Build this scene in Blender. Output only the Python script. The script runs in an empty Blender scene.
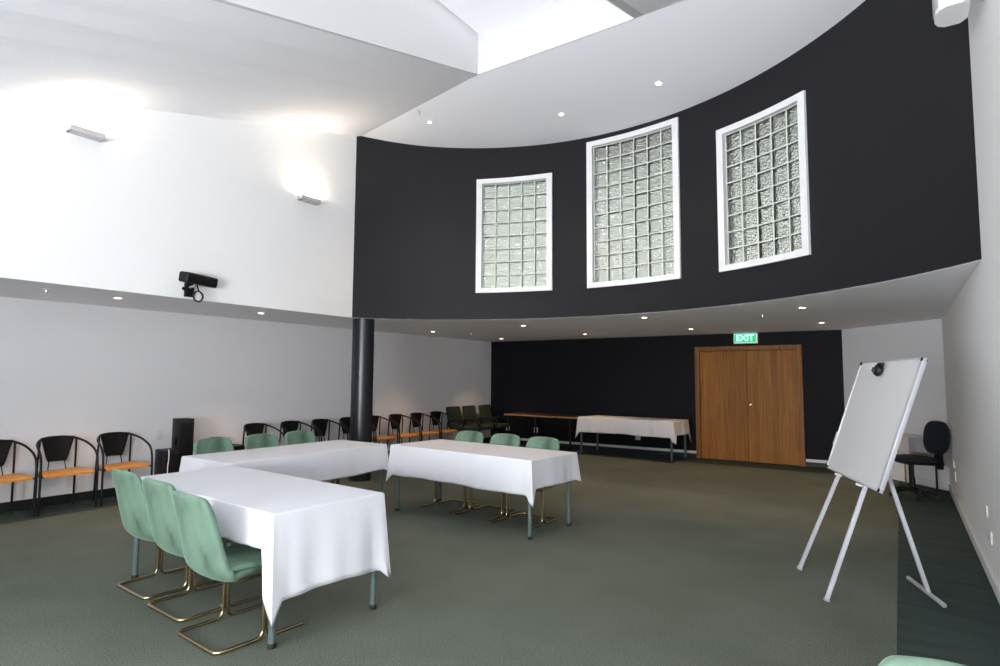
import bpy, bmesh, math, random
from mathutils import Vector, Matrix, geometry
R = math.radians
PI = math.pi
rnd = random.Random(7)
SC = bpy.context.scene
COL = SC.collection

# ------------------------------------------------------------------ materials
def srgb(r, g, b):
    f = lambda c: (c / 255 / 12.92) if c / 255 <= 0.04045 else ((c / 255 + 0.055) / 1.055) ** 2.4
    return (f(r), f(g), f(b), 1)

class Mat:
    def __init__(s, name, col=(0.8, 0.8, 0.8, 1), rough=0.5, metal=0.0, **kw):
        s.m = bpy.data.materials.new(name)
        s.m.use_nodes = True
        s.nt = s.m.node_tree
        s.b = s.nt.nodes['Principled BSDF']
        s.b.inputs['Base Color'].default_value = col
        s.b.inputs['Roughness'].default_value = rough
        s.b.inputs['Metallic'].default_value = metal
        for k, v in kw.items():
            s.b.inputs[k.replace('_', ' ')].default_value = v
        s.tc = None
    def n(s, typ, **kw):
        nd = s.nt.nodes.new(typ)
        for k, v in kw.items():
            if k in nd.inputs: nd.inputs[k].default_value = v
            else: setattr(nd, k, v)
        return nd
    def link(s, a, b): s.nt.links.new(a, b)
    def coord(s, scale=(1, 1, 1)):
        if s.tc is None: s.tc = s.n('ShaderNodeTexCoord')
        mp = s.n('ShaderNodeMapping')
        mp.inputs['Scale'].default_value = scale
        s.link(s.tc.outputs['Object'], mp.inputs['Vector'])
        return mp.outputs['Vector']
    def noise(s, scale, detail=4, stretch=(1, 1, 1), rough=0.5):
        t = s.n('ShaderNodeTexNoise')
        t.inputs['Scale'].default_value = scale
        t.inputs['Detail'].default_value = detail
        t.inputs['Roughness'].default_value = rough
        s.link(s.coord(stretch), t.inputs['Vector'])
        return t.outputs['Fac']
    def ramp(s, fac, stops):
        r = s.n('ShaderNodeValToRGB')
        el = r.color_ramp.elements
        el[0].position, el[0].color = stops[0]
        el[1].position, el[1].color = stops[-1]
        for p, c in stops[1:-1]:
            e = el.new(p); e.color = c
        s.link(fac, r.inputs['Fac'])
        return r.outputs['Color']
    def mix(s, fac, a, b):
        m = s.n('ShaderNodeMix', data_type='RGBA')
        for sock, v in ((m.inputs[0], fac), (m.inputs[6], a), (m.inputs[7], b)):
            if isinstance(v, (int, float, tuple)): sock.default_value = v
            else: s.link(v, sock)
        return m.outputs[2]
    def color(s, out): s.link(out, s.b.inputs['Base Color'])
    def bump(s, fac, strength=0.2, dist=0.01):
        bp = s.n('ShaderNodeBump')
        bp.inputs['Strength'].default_value = strength
        bp.inputs['Distance'].default_value = dist
        s.link(fac, bp.inputs['Height'])
        s.link(bp.outputs['Normal'], s.b.inputs['Normal'])

M = {}
def mat(key, *a, **k):
    M[key] = Mat(key, *a, **k)
    return M[key]

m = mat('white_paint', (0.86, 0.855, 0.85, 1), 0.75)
m.bump(m.noise(180, 2), 0.04, 0.002)
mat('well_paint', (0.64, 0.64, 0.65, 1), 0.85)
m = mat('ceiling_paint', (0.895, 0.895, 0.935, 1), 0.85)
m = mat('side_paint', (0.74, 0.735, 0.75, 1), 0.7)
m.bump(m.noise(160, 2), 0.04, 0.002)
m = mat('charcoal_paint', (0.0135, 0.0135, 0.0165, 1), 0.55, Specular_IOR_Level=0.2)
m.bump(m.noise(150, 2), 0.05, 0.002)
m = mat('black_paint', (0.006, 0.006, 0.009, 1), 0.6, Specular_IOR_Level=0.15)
m = mat('column_paint', (0.010, 0.011, 0.016, 1), 0.30)
m = mat('black_skirting', (0.006, 0.007, 0.008, 1), 0.5)
m = mat('white_trim', (0.72, 0.72, 0.71, 1), 0.45)
m = mat('window_paint', (0.82, 0.82, 0.83, 1), 0.45)
# carpets
m = mat('green_carpet', rough=0.95, Specular_IOR_Level=0.2)
f1 = m.noise(115, 5, rough=0.8); f2 = m.noise(1.3, 3)
c1 = m.ramp(f1, [(0.36, (0.040, 0.050, 0.037, 1)), (0.64, (0.196, 0.212, 0.174, 1))])
c2 = m.ramp(f2, [(0.35, (0.82, 0.84, 0.80, 1)), (0.65, (1, 1, 1, 1))])
mm = m.n('ShaderNodeMix', data_type='RGBA', blend_type='MULTIPLY'); mm.inputs[0].default_value = 1
m.link(c1, mm.inputs[6]); m.link(c2, mm.inputs[7]); m.color(mm.outputs[2])
m.bump(f1, 0.5, 0.006)
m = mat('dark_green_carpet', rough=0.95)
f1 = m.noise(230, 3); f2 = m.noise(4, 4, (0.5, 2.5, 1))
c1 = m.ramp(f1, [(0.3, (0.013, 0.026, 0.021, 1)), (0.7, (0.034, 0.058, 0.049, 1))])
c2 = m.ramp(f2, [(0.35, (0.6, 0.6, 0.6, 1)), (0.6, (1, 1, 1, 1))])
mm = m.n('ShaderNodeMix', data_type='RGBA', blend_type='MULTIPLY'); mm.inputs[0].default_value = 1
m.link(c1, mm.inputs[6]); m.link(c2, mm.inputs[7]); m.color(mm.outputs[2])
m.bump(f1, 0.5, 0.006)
# cloth
m = mat('white_linen', (0.66, 0.66, 0.685, 1), 0.85)
m.bump(m.noise(7, 3), 0.12, 0.02)
m = mat('grey_linen', (0.45, 0.45, 0.47, 1), 0.85)
m.bump(m.noise(9, 3), 0.15, 0.02)
# chairs
m = mat('green_velvet', rough=0.7, Sheen_Weight=0.35, Sheen_Roughness=0.4)
m.b.inputs['Sheen Tint'].default_value = (0.55, 0.8, 0.62, 1)
f = m.noise(5.5, 5, (1.3, 1.3, 0.5), 0.6)
m.color(m.ramp(f, [(0.34, (0.050, 0.092, 0.062, 1)), (0.5, (0.108, 0.182, 0.126, 1)), (0.7, (0.135, 0.222, 0.158, 1))]))
m.bump(m.noise(22, 4), 0.08, 0.01)
m = mat('green_velvet_dark', rough=0.75, Sheen_Weight=0.25)
f = m.noise(6, 4)
m.color(m.ramp(f, [(0.35, (0.030, 0.066, 0.040, 1)), (0.65, (0.062, 0.120, 0.075, 1))]))
mat('brass', (0.50, 0.39, 0.235, 1), 0.24, 1.0)
mat('black_plastic', (0.006, 0.006, 0.007, 1), 0.5, Specular_IOR_Level=0.3)
mat('black_metal', (0.006, 0.006, 0.007, 1), 0.4, Specular_IOR_Level=0.3)
m = mat('black_mesh', (0.005, 0.005, 0.006, 1), 0.7, Specular_IOR_Level=0.2)
mat('black_rubber', (0.008, 0.008, 0.008, 1), 0.7)
m = mat('orange_wood', rough=0.4)
f = m.noise(6, 4, (1, 10, 10))
m.color(m.ramp(f, [(0.3, (0.50, 0.20, 0.035, 1)), (0.7, (0.72, 0.33, 0.07, 1))]))
m = mat('edge_wood', rough=0.4)
f = m.noise(6, 4, (1, 10, 10))
m.color(m.ramp(f, [(0.3, (0.30, 0.14, 0.055, 1)), (0.7, (0.46, 0.24, 0.10, 1))]))
m = mat('dark_table_top', (0.06, 0.025, 0.018, 1), 0.35)
mat('teal_metal', (0.078, 0.112, 0.106, 1), 0.42)
mat('beech_board', (0.42, 0.33, 0.22, 1), 0.5)
m = mat('olive_fabric', rough=0.9)
f = m.noise(60, 3)
m.color(m.ramp(f, [(0.3, (0.012, 0.019, 0.010, 1)), (0.7, (0.028, 0.038, 0.019, 1))]))
m = mat('navy_fabric', rough=0.9)
f = m.noise(140, 2)
m.color(m.ramp(f, [(0.3, (0.004, 0.006, 0.014, 1)), (0.7, (0.010, 0.013, 0.026, 1))]))
# easel
mat('whiteboard', (0.64, 0.64, 0.635, 1), 0.08)
mat('aluminium', (0.50, 0.51, 0.54, 1), 0.42, 0.35)
mat('white_enamel', (0.52, 0.53, 0.57, 1), 0.4)
mat('grey_metal', (0.45, 0.45, 0.46, 1), 0.4, 0.4)
mat('white_plastic', (0.75, 0.75, 0.74, 1), 0.4)
mat('fixture_grey', (0.50, 0.49, 0.49, 1), 0.45)
mat('cream_plastic', (0.70, 0.67, 0.58, 1), 0.4)
mat('lens_glass', (0.02, 0.02, 0.03, 1), 0.08)
mat('chrome', (0.7, 0.7, 0.7, 1), 0.2, 1.0)
mat('roof_felt', (0.16, 0.17, 0.16, 1), 0.9)
mat('eave_paint', (0.12, 0.12, 0.11, 1), 0.8)  # for the unseen eave added to darken the windows
mat('mortar', (0.72, 0.73, 0.67, 1), 0.7)
# wood doors: vertical veneer strips
def veneer(key, dark, light, strip):
    m = mat(key, rough=0.5, Specular_IOR_Level=0.2)
    if m.tc is None: m.tc = m.n('ShaderNodeTexCoord')
    sep = m.n('ShaderNodeSeparateXYZ'); m.link(m.tc.outputs['Object'], sep.inputs[0])
    d = m.n('ShaderNodeMath', operation='DIVIDE'); d.inputs[1].default_value = strip; m.link(sep.outputs['X'], d.inputs[0])
    fl = m.n('ShaderNodeMath', operation='FLOOR'); m.link(d.outputs[0], fl.inputs[0])
    wn = m.n('ShaderNodeTexWhiteNoise', noise_dimensions='1D'); m.link(fl.outputs[0], wn.inputs['W'])
    g = m.noise(5, 5, (9, 9, 0.35))
    col = m.ramp(g, [(0.3, dark), (0.7, light)])
    mm = m.n('ShaderNodeMix', data_type='RGBA', blend_type='MULTIPLY'); mm.inputs[0].default_value = 1
    m.link(col, mm.inputs[6])
    m.link(m.ramp(wn.outputs['Value'], [(0, (0.80, 0.80, 0.80, 1)), (1, (1, 1, 1, 1))]), mm.inputs[7])
    m.color(mm.outputs[2])
veneer('door_veneer', (0.25, 0.088, 0.013, 1), (0.43, 0.178, 0.032, 1), 0.105)
veneer('door_frame_wood', (0.22, 0.085, 0.024, 1), (0.36, 0.16, 0.05, 1), 5)
# glass blocks
m = mat('glass_block', (0.84, 0.88, 0.83, 1), 0.0, Transmission_Weight=1.0, IOR=1.45)
v = m.n('ShaderNodeTexVoronoi'); v.inputs['Scale'].default_value = 42
m.link(m.coord(), v.inputs['Vector'])
m.bump(v.outputs['Distance'], 1.0, 0.0095)
def emit(key, col, strength):
    m = mat(key, (col[0] * .5, col[1] * .5, col[2] * .5, 1), 0.5)
    m.b.inputs['Emission Color'].default_value = col
    m.b.inputs['Emission Strength'].default_value = strength
    return m
EXPO = 0.80
emit('lamp_glow', (1.0, 0.80, 0.58, 1), 9.0)
emit('uplight_glow', (1.0, 0.86, 0.66, 1), 12.0)
emit('sky_panel', (0.95, 0.96, 1.0, 1), 0.24)
emit('window_sky', (0.86, 0.92, 1.0, 1), 1.0)  # glow of the added, unseen panes behind the camera
emit('exit_green', (0.02, 0.55, 0.25, 1), 0.5)
emit('exit_mint', (0.45, 1.0, 0.80, 1), 0.75)
emit('exit_rim', (0.55, 0.95, 0.70, 1), 0.42)

# ------------------------------------------------------------------ mesh helpers
class MB:
    """collects shapes in one bmesh"""
    def __init__(s): s.bm = bmesh.new()
    def box(s, c, d, rot=None, bev=0.0, seg=2):
        ret = bmesh.ops.create_cube(s.bm, size=1)
        vs = ret['verts']
        mt = Matrix.Translation(Vector(c)) @ (rot.to_4x4() if rot is not None else Matrix()) @ Matrix.Diagonal((d[0], d[1], d[2], 1))
        bmesh.ops.transform(s.bm, matrix=mt, verts=vs)
        if bev:
            es = list({e for v in vs for e in v.link_edges})
            bmesh.ops.bevel(s.bm, geom=es, offset=bev, segments=seg, affect='EDGES', profile=0.5)
        return s
    def prism(s, pts, z0, z1):
        """polygon in XY, extruded"""
        lo = [s.bm.verts.new((p[0], p[1], z0)) for p in pts]
        hi = [s.bm.verts.new((p[0], p[1], z1)) for p in pts]
        n = len(pts)
        s.bm.faces.new(lo[::-1]); s.bm.faces.new(hi)
        for i in range(n):
            s.bm.faces.new((lo[i], lo[(i + 1) % n], hi[(i + 1) % n], hi[i]))
        return s
    def hexa(s, p):
        """8 points: 4 bottom, 4 top"""
        v = [s.bm.verts.new(q) for q in p]
        for f in ((3, 2, 1, 0), (4, 5, 6, 7), (0, 1, 5, 4), (1, 2, 6, 5), (2, 3, 7, 6), (3, 0, 4, 7)):
            s.bm.faces.new([v[i] for i in f])
        return s
    def tube(s, pts, r, seg=10, closed=False, cap=True):
        P = [Vector(p) for p in pts]
        n = len(P)
        rr = r if isinstance(r, (list, tuple)) else [r] * n
        rings = []
        t0 = (P[1] - P[0]).normalized()
        up = Vector((0, 0, 1)) if abs(t0.z) < 0.9 else Vector((1, 0, 0))
        u = t0.cross(up).normalized()
        for i in range(n):
            if closed: t = (P[(i + 1) % n] - P[i - 1]).normalized()
            else: t = (P[min(i + 1, n - 1)] - P[max(i - 1, 0)]).normalized()
            u = (u - t * u.dot(t)).normalized()
            w = t.cross(u)
            rings.append([s.bm.verts.new(P[i] + (u * math.cos(a) + w * math.sin(a)) * rr[i]) for a in [2 * PI * k / seg for k in range(seg)]])
        for i in range(n if closed else n - 1):
            A, B = rings[i], rings[(i + 1) % n]
            for k in range(seg):
                s.bm.faces.new((A[k], A[(k + 1) % seg], B[(k + 1) % seg], B[k]))
        if cap and not closed:
            s.bm.faces.new(rings[0][::-1]); s.bm.faces.new(rings[-1])
        return s
    def lathe(s, prof, c=(0, 0, 0), seg=24, rot=None):
        """profile [(r, z)...] about local Z"""
        mt = Matrix.Translation(Vector(c)) @ (rot.to_4x4() if rot is not None else Matrix())
        rings = []
        for r, z in prof:
            if r < 1e-6: rings.append([s.bm.verts.new(mt @ Vector((0, 0, z)))])
            else: rings.append([s.bm.verts.new(mt @ Vector((r * math.cos(2 * PI * k / seg), r * math.sin(2 * PI * k / seg), z))) for k in range(seg)])
        for A, B in zip(rings, rings[1:]):
            for k in range(seg):
                a, b = A[k % len(A)], A[(k + 1) % len(A)]
                c2, d = B[(k + 1) % len(B)], B[k % len(B)]
                f = []
                for v in (a, b, c2, d):
                    if v not in f: f.append(v)
                if len(f) > 2: s.bm.faces.new(f)
        if len(rings[0]) > 1: s.bm.faces.new(rings[0][::-1])
        if len(rings[-1]) > 1: s.bm.faces.new(rings[-1])
        return s
    def grid(s, f, nu, nv, flip=False):
        V = [[s.bm.verts.new(f(i / nu, j / nv)) for j in range(nv + 1)] for i in range(nu + 1)]
        for i in range(nu):
            for j in range(nv):
                q = (V[i][j], V[i + 1][j], V[i + 1][j + 1], V[i][j + 1])
                s.bm.faces.new(q[::-1] if flip else q)
        return s
    def build(s, name, material, parent=None, smooth=True, mods=(), loc=None, rz=None, angle=40):
        bmesh.ops.recalc_face_normals(s.bm, faces=s.bm.faces[:])
        me = bpy.data.meshes.new(name)
        s.bm.to_mesh(me); s.bm.free()
        me.materials.append(M[material].m)
        if smooth:
            me.polygons.foreach_set('use_smooth', [True] * len(me.polygons))
            me.set_sharp_from_angle(angle=R(angle))
        o = bpy.data.objects.new(name, me)
        COL.objects.link(o)
        if parent is not None: o.parent = parent
        if loc is not None: o.location = loc
        if rz is not None: o.rotation_euler.z = rz
        for md in mods:
            x = o.modifiers.new(md[0], md[0])
            for k, v in md[1].items(): setattr(x, k, v)
        return o

def fillet(pts, r, n=5):
    P = [Vector(p) for p in pts]
    out = [P[0]]
    for i in range(1, len(P) - 1):
        a, b, c = P[i - 1], P[i], P[i + 1]
        d1, d2 = (a - b), (c - b)
        q = min(r, d1.length * 0.49, d2.length * 0.49)
        s1, s2 = b + d1.normalized() * q, b + d2.normalized() * q
        for k in range(n + 1):
            t = k / n
            out.append(s1 * (1 - t) ** 2 + b * 2 * t * (1 - t) + s2 * t * t)
    out.append(P[-1])
    return out

def spline(pts, n=6):
    P = [Vector(p) for p in pts]
    Q = [P[0] * 2 - P[1]] + P + [P[-1] * 2 - P[-2]]
    out = []
    for i in range(1, len(Q) - 2):
        for k in range(n):
            t = k / n
            a, b, c, d = Q[i - 1], Q[i], Q[i + 1], Q[i + 2]
            out.append(0.5 * ((2 * b) + (c - a) * t + (2 * a - 5 * b + 4 * c - d) * t * t + (3 * b - a - 3 * c + d) * t ** 3))
    out.append(P[-1])
    return out

def tag(o, label=None, cat=None, group=None, kind=None):
    if label: o['label'] = label
    if cat: o['category'] = cat
    if group: o['group'] = group
    if kind: o['kind'] = kind
    return o
def thing(name, label, cat, loc=(0, 0, 0), rz=0, group=None):
    o = bpy.data.objects.new(name, None)
    o.empty_display_size = 0.1
    COL.objects.link(o)
    o.location = loc; o.rotation_euler.z = rz
    return tag(o, label, cat, group)
def struct(o): return tag(o, kind='structure')
def copy_tree(o, parent=None):
    c = o.copy(); COL.objects.link(c)
    if parent is not None: c.parent = parent
    for ch in list(o.children): copy_tree(ch, c)
    return c
def place(proto, first, loc, rz, label):
    """first use keeps the prototype, later uses copy it"""
    o = proto if first else copy_tree(proto)
    o.location = loc; o.rotation_euler.z = rz; o['label'] = label
    return o

# ------------------------------------------------------------------ room dimensions
XL, XR, YB, YR = -8.34, 0.522, 11.83, -3.4      # left, right, back, rear
XU, ZS = -6.69, 2.40                           # upper left wall face, soffit height
CX, CY, CR, CT = -3.341, 3.069, 4.535, 0.22    # curved wall plan
A0 = math.atan2(2.32, XR + 0.0 - CX)           # right end angle
A1 = math.atan2(3.058, XU - CX)                # left end angle
zr = lambda x, y: 5.606 - 0.014 * x - 0.086 * y      # plane over the curved wall
CREASE = [(-7.2, 6.158), (-4.10, 5.56), (-2.09, 5.50), (1.2, 5.35)]
def crease(x):                                       # fold line between the raked ceiling and the bay
    for (xa_, ya_), (xb_, yb_) in zip(CREASE, CREASE[1:]):
        if x <= xb_ or xb_ == CREASE[-1][0]: return ya_ + (yb_ - ya_) * (x - xa_) / (xb_ - xa_)
zl = lambda x, y: zr(x, crease(x)) - (.25 + .0056 * (x - XU)) * (crease(x) - y)      # raked ceiling
arc = lambda a, r=CR: (CX + r * math.cos(a), CY + r * math.sin(a) - (.135 * ((a - 2.15) / (A1 - 2.15)) ** 2 if a > 2.15 else 0))
xleft = lambda y: -8.352 + .0099 * (y - 1.0)      # the left wall closes in slightly towards the back

# floor
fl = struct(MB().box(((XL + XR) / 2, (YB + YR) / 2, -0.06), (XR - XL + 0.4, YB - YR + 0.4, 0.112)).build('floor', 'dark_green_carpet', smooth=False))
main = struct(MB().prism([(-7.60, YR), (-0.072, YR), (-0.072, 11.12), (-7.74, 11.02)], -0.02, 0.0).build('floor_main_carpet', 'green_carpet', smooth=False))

# walls
W = 0.2
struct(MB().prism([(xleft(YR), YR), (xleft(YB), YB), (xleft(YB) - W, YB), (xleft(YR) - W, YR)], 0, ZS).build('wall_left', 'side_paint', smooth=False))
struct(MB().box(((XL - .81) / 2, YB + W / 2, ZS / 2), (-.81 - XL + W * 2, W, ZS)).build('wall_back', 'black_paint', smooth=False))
gd = Vector((XR + 0.81, 10.4 - YB, 0)).normalized(); gn = Vector((-gd.y, gd.x, 0))
g0, g1 = Vector((-.81, YB, 0)), Vector((XR, 10.4, 0))
struct(MB().prism([tuple(g0), tuple(g1), tuple(g1 + gd * .2), tuple(g1 + gd * .2 + gn * .2), tuple(g0 + gn * .2)], 0, ZS).build('wall_corner', 'side_paint', smooth=False))
# right wall from floor to the raked ceiling, with an opening for the added, unseen window that lights the room
WY0, WY1, WZ0, WZ1 = -2.2, -0.35, 0.75, 2.55
rw = MB()
ztop = 5.6
rw.box((XR + W / 2, (WY1 + 11.0) / 2, ztop / 2), (W, 11.0 - WY1, ztop))
rw.box((XR + W / 2, (YR + WY0) / 2, ztop / 2), (W, WY0 - YR, ztop))
rw.box((XR + W / 2, (WY0 + WY1) / 2, WZ0 / 2), (W, WY1 - WY0, WZ0))
rw.box((XR + W / 2, (WY0 + WY1) / 2, (WZ1 + ztop) / 2), (W, WY1 - WY0, ztop - WZ1))
struct(rw.build('wall_right', 'white_paint', smooth=False))
# rear wall (behind the camera) with a wide window added as a light source
RX0, RX1, RZ0, RZ1 = -3.4, -0.2, 0.7, 2.35
rr = MB()
rr.box(((XL + RX0) / 2, YR - W / 2, 2.2), (RX0 - XL + .2, W, 4.4))
rr.box(((RX1 + XR) / 2, YR - W / 2, 2.2), (XR - RX1 + .2, W, 4.4))
rr.box(((RX0 + RX1) / 2, YR - W / 2, RZ0 / 2), (RX1 - RX0, W, RZ0))
rr.box(((RX0 + RX1) / 2, YR - W / 2, (RZ1 + 4.4) / 2), (RX1 - RX0, W, 4.4 - RZ1))
struct(rr.build('wall_rear', 'white_paint', smooth=False))
# upper left wall over the soffit
ul = MB()
ul.hexa([(XU - .2, YR, ZS + .002), (XU, YR, ZS + .002), (XU, 6.01, ZS + .002), (XU - .2, 6.01, ZS + .002),
         (XU - .2, YR, zl(XU, YR) + .1), (XU, YR, zl(XU, YR) + .1), (XU, 6.01, 5.35), (XU - .2, 6.01, 5.35)])
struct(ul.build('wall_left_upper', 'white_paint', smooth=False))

# soffit slab (low ceiling around the hall)
outer = lambda x: YB + .1 if x < -.75 else YB + .1 + (x + .75) * (10.52 - YB - .1) / (XR + .1 + .75)
def strips(b, xs, near, far, z0, z1):
    """slab between two curves over the same x stations"""
    V = []
    for x, n_, f_ in zip(xs, near, far):
        V.append([b.bm.verts.new(p) for p in ((x, n_, z0(x, n_)), (x, f_, z0(x, f_)), (x, f_, z1(x, f_)), (x, n_, z1(x, n_)))])
    for A, B in zip(V, V[1:]):
        for k in range(4): b.bm.faces.new((A[k], A[(k + 1) % 4], B[(k + 1) % 4], B[k]))
    b.bm.faces.new(V[0]); b.bm.faces.new(V[-1])
arc_pts = sorted(set([arc(A1 + (A0 - A1) * i / 60, CR + .004) for i in range(61)] + [(-.75, CY + math.sqrt(CR ** 2 - (-.75 - CX) ** 2))]))
arc_pts[0] = (XU - .004, 5.994); arc_pts.append((XR + .1, 5.36))
b = MB()
strips(b, [XL - .1, XU - .004], [YR, YR], [YB + .1, YB + .1], lambda x, y: ZS, lambda x, y: ZS + .18)
strips(b, [p[0] for p in arc_pts], [p[1] for p in arc_pts], [outer(p[0]) for p in arc_pts], lambda x, y: ZS, lambda x, y: ZS + .18)
struct(b.build('ceiling_soffit', 'ceiling_paint', smooth=False))

# curved charcoal wall with three window openings
WIN = [(R(100.6), R(115.2), 2.805, 4.56, 5, 8), (R(76.4), R(93.46), 2.80, 4.92, 6, 10), (R(54.7), R(69.2), 2.808, 4.555, 5, 8)]
angs = {A0 - .02, A1}
for i in range(1, 150): angs.add(A0 + (A1 - A0) * i / 150)
for w in WIN: angs = {a for a in angs if abs(a - w[0]) > .004 and abs(a - w[1]) > .004} | {w[0], w[1]}
angs = sorted(angs)
b = MB()
ztp = lambda a: zr(*arc(a)) + .12
for a, c in zip(angs, angs[1:]):
    mid = (a + c) / 2
    spans = [(ZS + .002, None)]
    for w in WIN:
        if w[0] < mid < w[1]: spans = [(ZS + .002, w[2]), (w[3], None)]
    for z0, z1 in spans:
        za, zc = (ztp(a), ztp(c)) if z1 is None else (z1, z1)
        p = [arc(a), arc(c), arc(c, CR + CT), arc(a, CR + CT)]
        b.hexa([(*p[0], z0), (*p[1], z0), (*p[2], z0), (*p[3], z0), (*p[0], za), (*p[1], zc), (*p[2], zc), (*p[3], za)])
bmesh.ops.remove_doubles(b.bm, verts=b.bm.verts[:], dist=1e-4)
seen = {}
for f in b.bm.faces:
    seen.setdefault(frozenset(v.index for v in f.verts), []).append(f)
b.bm.verts.index_update()
seen = {}
for f in b.bm.faces: seen.setdefault(tuple(sorted(v.index for v in f.verts)), []).append(f)
bmesh.ops.delete(b.bm, geom=[f for fs in seen.values() if len(fs) > 1 for f in fs], context='FACES')
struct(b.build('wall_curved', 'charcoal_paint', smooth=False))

# glass block windows
def arcbox(b, a0, a1, r0, r1, z0, z1, n):
    for i in range(n):
        a, c = a0 + (a1 - a0) * i / n, a0 + (a1 - a0) * (i + 1) / n
        p = [arc(a, r0), arc(c, r0), arc(c, r1), arc(a, r1)]
        b.hexa([(*q, z0) for q in p] + [(*q, z1) for q in p])
    bmesh.ops.remove_doubles(b.bm, verts=b.bm.verts[:], dist=1e-5)
    return b
for i, (wa, wb, z0, z1, nc, nr) in enumerate(WIN):
    root = bpy.data.objects.new('window_%d' % (i + 1), None); COL.objects.link(root)
    root.location = (*arc((wa + wb) / 2), z0); struct(root)
    inv = Matrix.Translation(root.location).inverted()
    fw = 0.072; fa = fw / CR
    b = MB()
    r0, r1 = CR - .03, CR + CT - .02
    b2 = [(wa - .004, wa + fa, z0, z1), (wb - fa, wb + .004, z0, z1)]
    arcbox(b, wa - .003, wa + fa, r0, r1, z0, z1, 1); arcbox(b, wb - fa, wb + .003, r0, r1, z0, z1, 1)
    arcbox(b, wa + fa, wb - fa, r0, r1, z0, z0 + fw, 10); arcbox(b, wa + fa, wb - fa, r0, r1, z1 - fw, z1, 10)
    b.bm.transform(inv); b.build('window_frame', 'window_paint', root, smooth=False)
    ia, ib, iz0, iz1 = wa + fa, wb - fa, z0 + fw, z1 - fw
    da, dz = (ib - ia) / nc, (iz1 - iz0) / nr
    ga, gz = .0068 / CR, .0068
    g, mo = MB(), MB()
    for c in range(nc):
        for r_ in range(nr):
            a, e = ia + c * da + ga, ia + (c + 1) * da - ga
            p = [arc(a, CR + .045), arc(e, CR + .045), arc(e, CR + .125), arc(a, CR + .125)]
            za, zb = iz0 + r_ * dz + gz, iz0 + (r_ + 1) * dz - gz
            g.hexa([(*q, za) for q in p] + [(*q, zb) for q in p])
    for c in range(nc + 1):
        a = ia + c * da
        arcbox(mo, a - ga, a + ga, CR + .036, CR + .13, iz0, iz1, 1)
    for r_ in range(nr + 1):
        z = iz0 + r_ * dz
        arcbox(mo, ia, ib, CR + .0355, CR + .1305, z - gz, z + gz, 8)
    g.bm.transform(inv); mo.bm.transform(inv)
    g.build('glass_blocks', 'glass_block', root, smooth=False)
    mo.build('mortar', 'mortar', root, smooth=False)

# unseen eave, added outside to darken the top rows of glass blocks
b = MB(); arcbox(b, A0, A1, CR + CT, CR + CT + 1.3, 5.25, 5.35, 24)
struct(b.build('roof_eave', 'eave_paint', smooth=False))

# ceiling: raked plane with a skylight well, and the plane over the curved wall
OX0, OX1, OY0 = -4.10, -2.09, 1.0
b = MB()
xa, xb, ya = XU - .15, XR + .15, YR - .15
def rake(b, x0, x1, n, far):
    xs = [x0 + (x1 - x0) * i / n for i in range(n + 1)]
    strips(b, xs, [ya] * (n + 1), [far(x) for x in xs], zl, lambda x, y: zl(x, y) + .15)
rake(b, xa, OX0, 6, crease); rake(b, OX1, xb, 6, crease); rake(b, OX0, OX1, 1, lambda x: OY0)
struct(b.build('ceiling', 'ceiling_paint', smooth=False))
b = MB()
bay = sorted([(xa, 6.17)] + [(x, y + .06) for x, y in arc_pts] + [(x, CY + math.sqrt(CR ** 2 - (x - CX) ** 2) + .06) for x in (OX0, OX1)])
strips(b, [p[0] for p in bay], [crease(p[0]) for p in bay], [p[1] for p in bay], zr, lambda x, y: zr(x, y) + .15)
struct(b.build('ceiling_curved_bay', 'ceiling_paint', smooth=False))
# well
WT = 5.70
well = MB()
def wallq(b, p, q, out):
    """vertical wall from the raked ceiling up to the skylight between plan points p and q"""
    o = Vector(out) * .1
    P = [(*p, zl(*p)), (*q, zl(*q)), (q[0] + o.x, q[1] + o.y, zl(*q)), (p[0] + o.x, p[1] + o.y, zl(*p))]
    b.hexa(P + [(x, y, WT) for x, y, z in P])
e_ = .004
c0, c1 = (OX0 + e_, crease(OX0) - e_), (OX1 - e_, crease(OX1) - e_)
wallq(well, (OX0 + e_, OY0 + e_), c0, (-1, 0)); wallq(well, c0, c1, (0, 1)); wallq(well, c1, (OX1 - e_, OY0 + e_), (1, 0)); wallq(well, (OX1 - e_, OY0 + e_), (OX0 + e_, OY0 + e_), (0, -1))
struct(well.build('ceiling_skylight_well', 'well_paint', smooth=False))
sk = MB().prism([(OX0 - .1, OY0 - .1), (OX1 + .1, OY0 - .1), (OX1 + .1, c1[1] + .1), (OX0 - .1, c0[1] + .1)], WT, WT + .04)
struct(sk.build('window_4', 'sky_panel', smooth=False))

# glowing panes of two unseen windows, added behind the camera for fill light
for nm, c, d in (('window_5', (XR + W - .03, (WY0 + WY1) / 2, (WZ0 + WZ1) / 2), (.03, WY1 - WY0, WZ1 - WZ0)),
                 ('window_6', ((RX0 + RX1) / 2, YR - W + .03, (RZ0 + RZ1) / 2), (RX1 - RX0, .03, RZ1 - RZ0))):
    root = bpy.data.objects.new(nm, None); COL.objects.link(root); root.location = c; struct(root)
    MB().box((0, 0, 0), d).build('pane', 'window_sky', root, smooth=False)
    fr = MB(); ax = 1 if d[0] < .1 else 0; L = d[ax]; H = d[2]
    nb = max(2, round(L / 1.2))
    for k in range(nb + 1):
        p = [0, 0, 0]; p[ax] = -L / 2 + .025 + (L - .05) * k / nb
        dd = [.07, .07, H]; fr.box(p, dd)
    for s in (-1, 1):
        dd = [.07, .07, .05]; dd[ax] = L
        fr.box((0, 0, s * (H / 2 - .025)), dd)
    fr.build('window_frame', 'window_paint', root, smooth=False)

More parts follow.
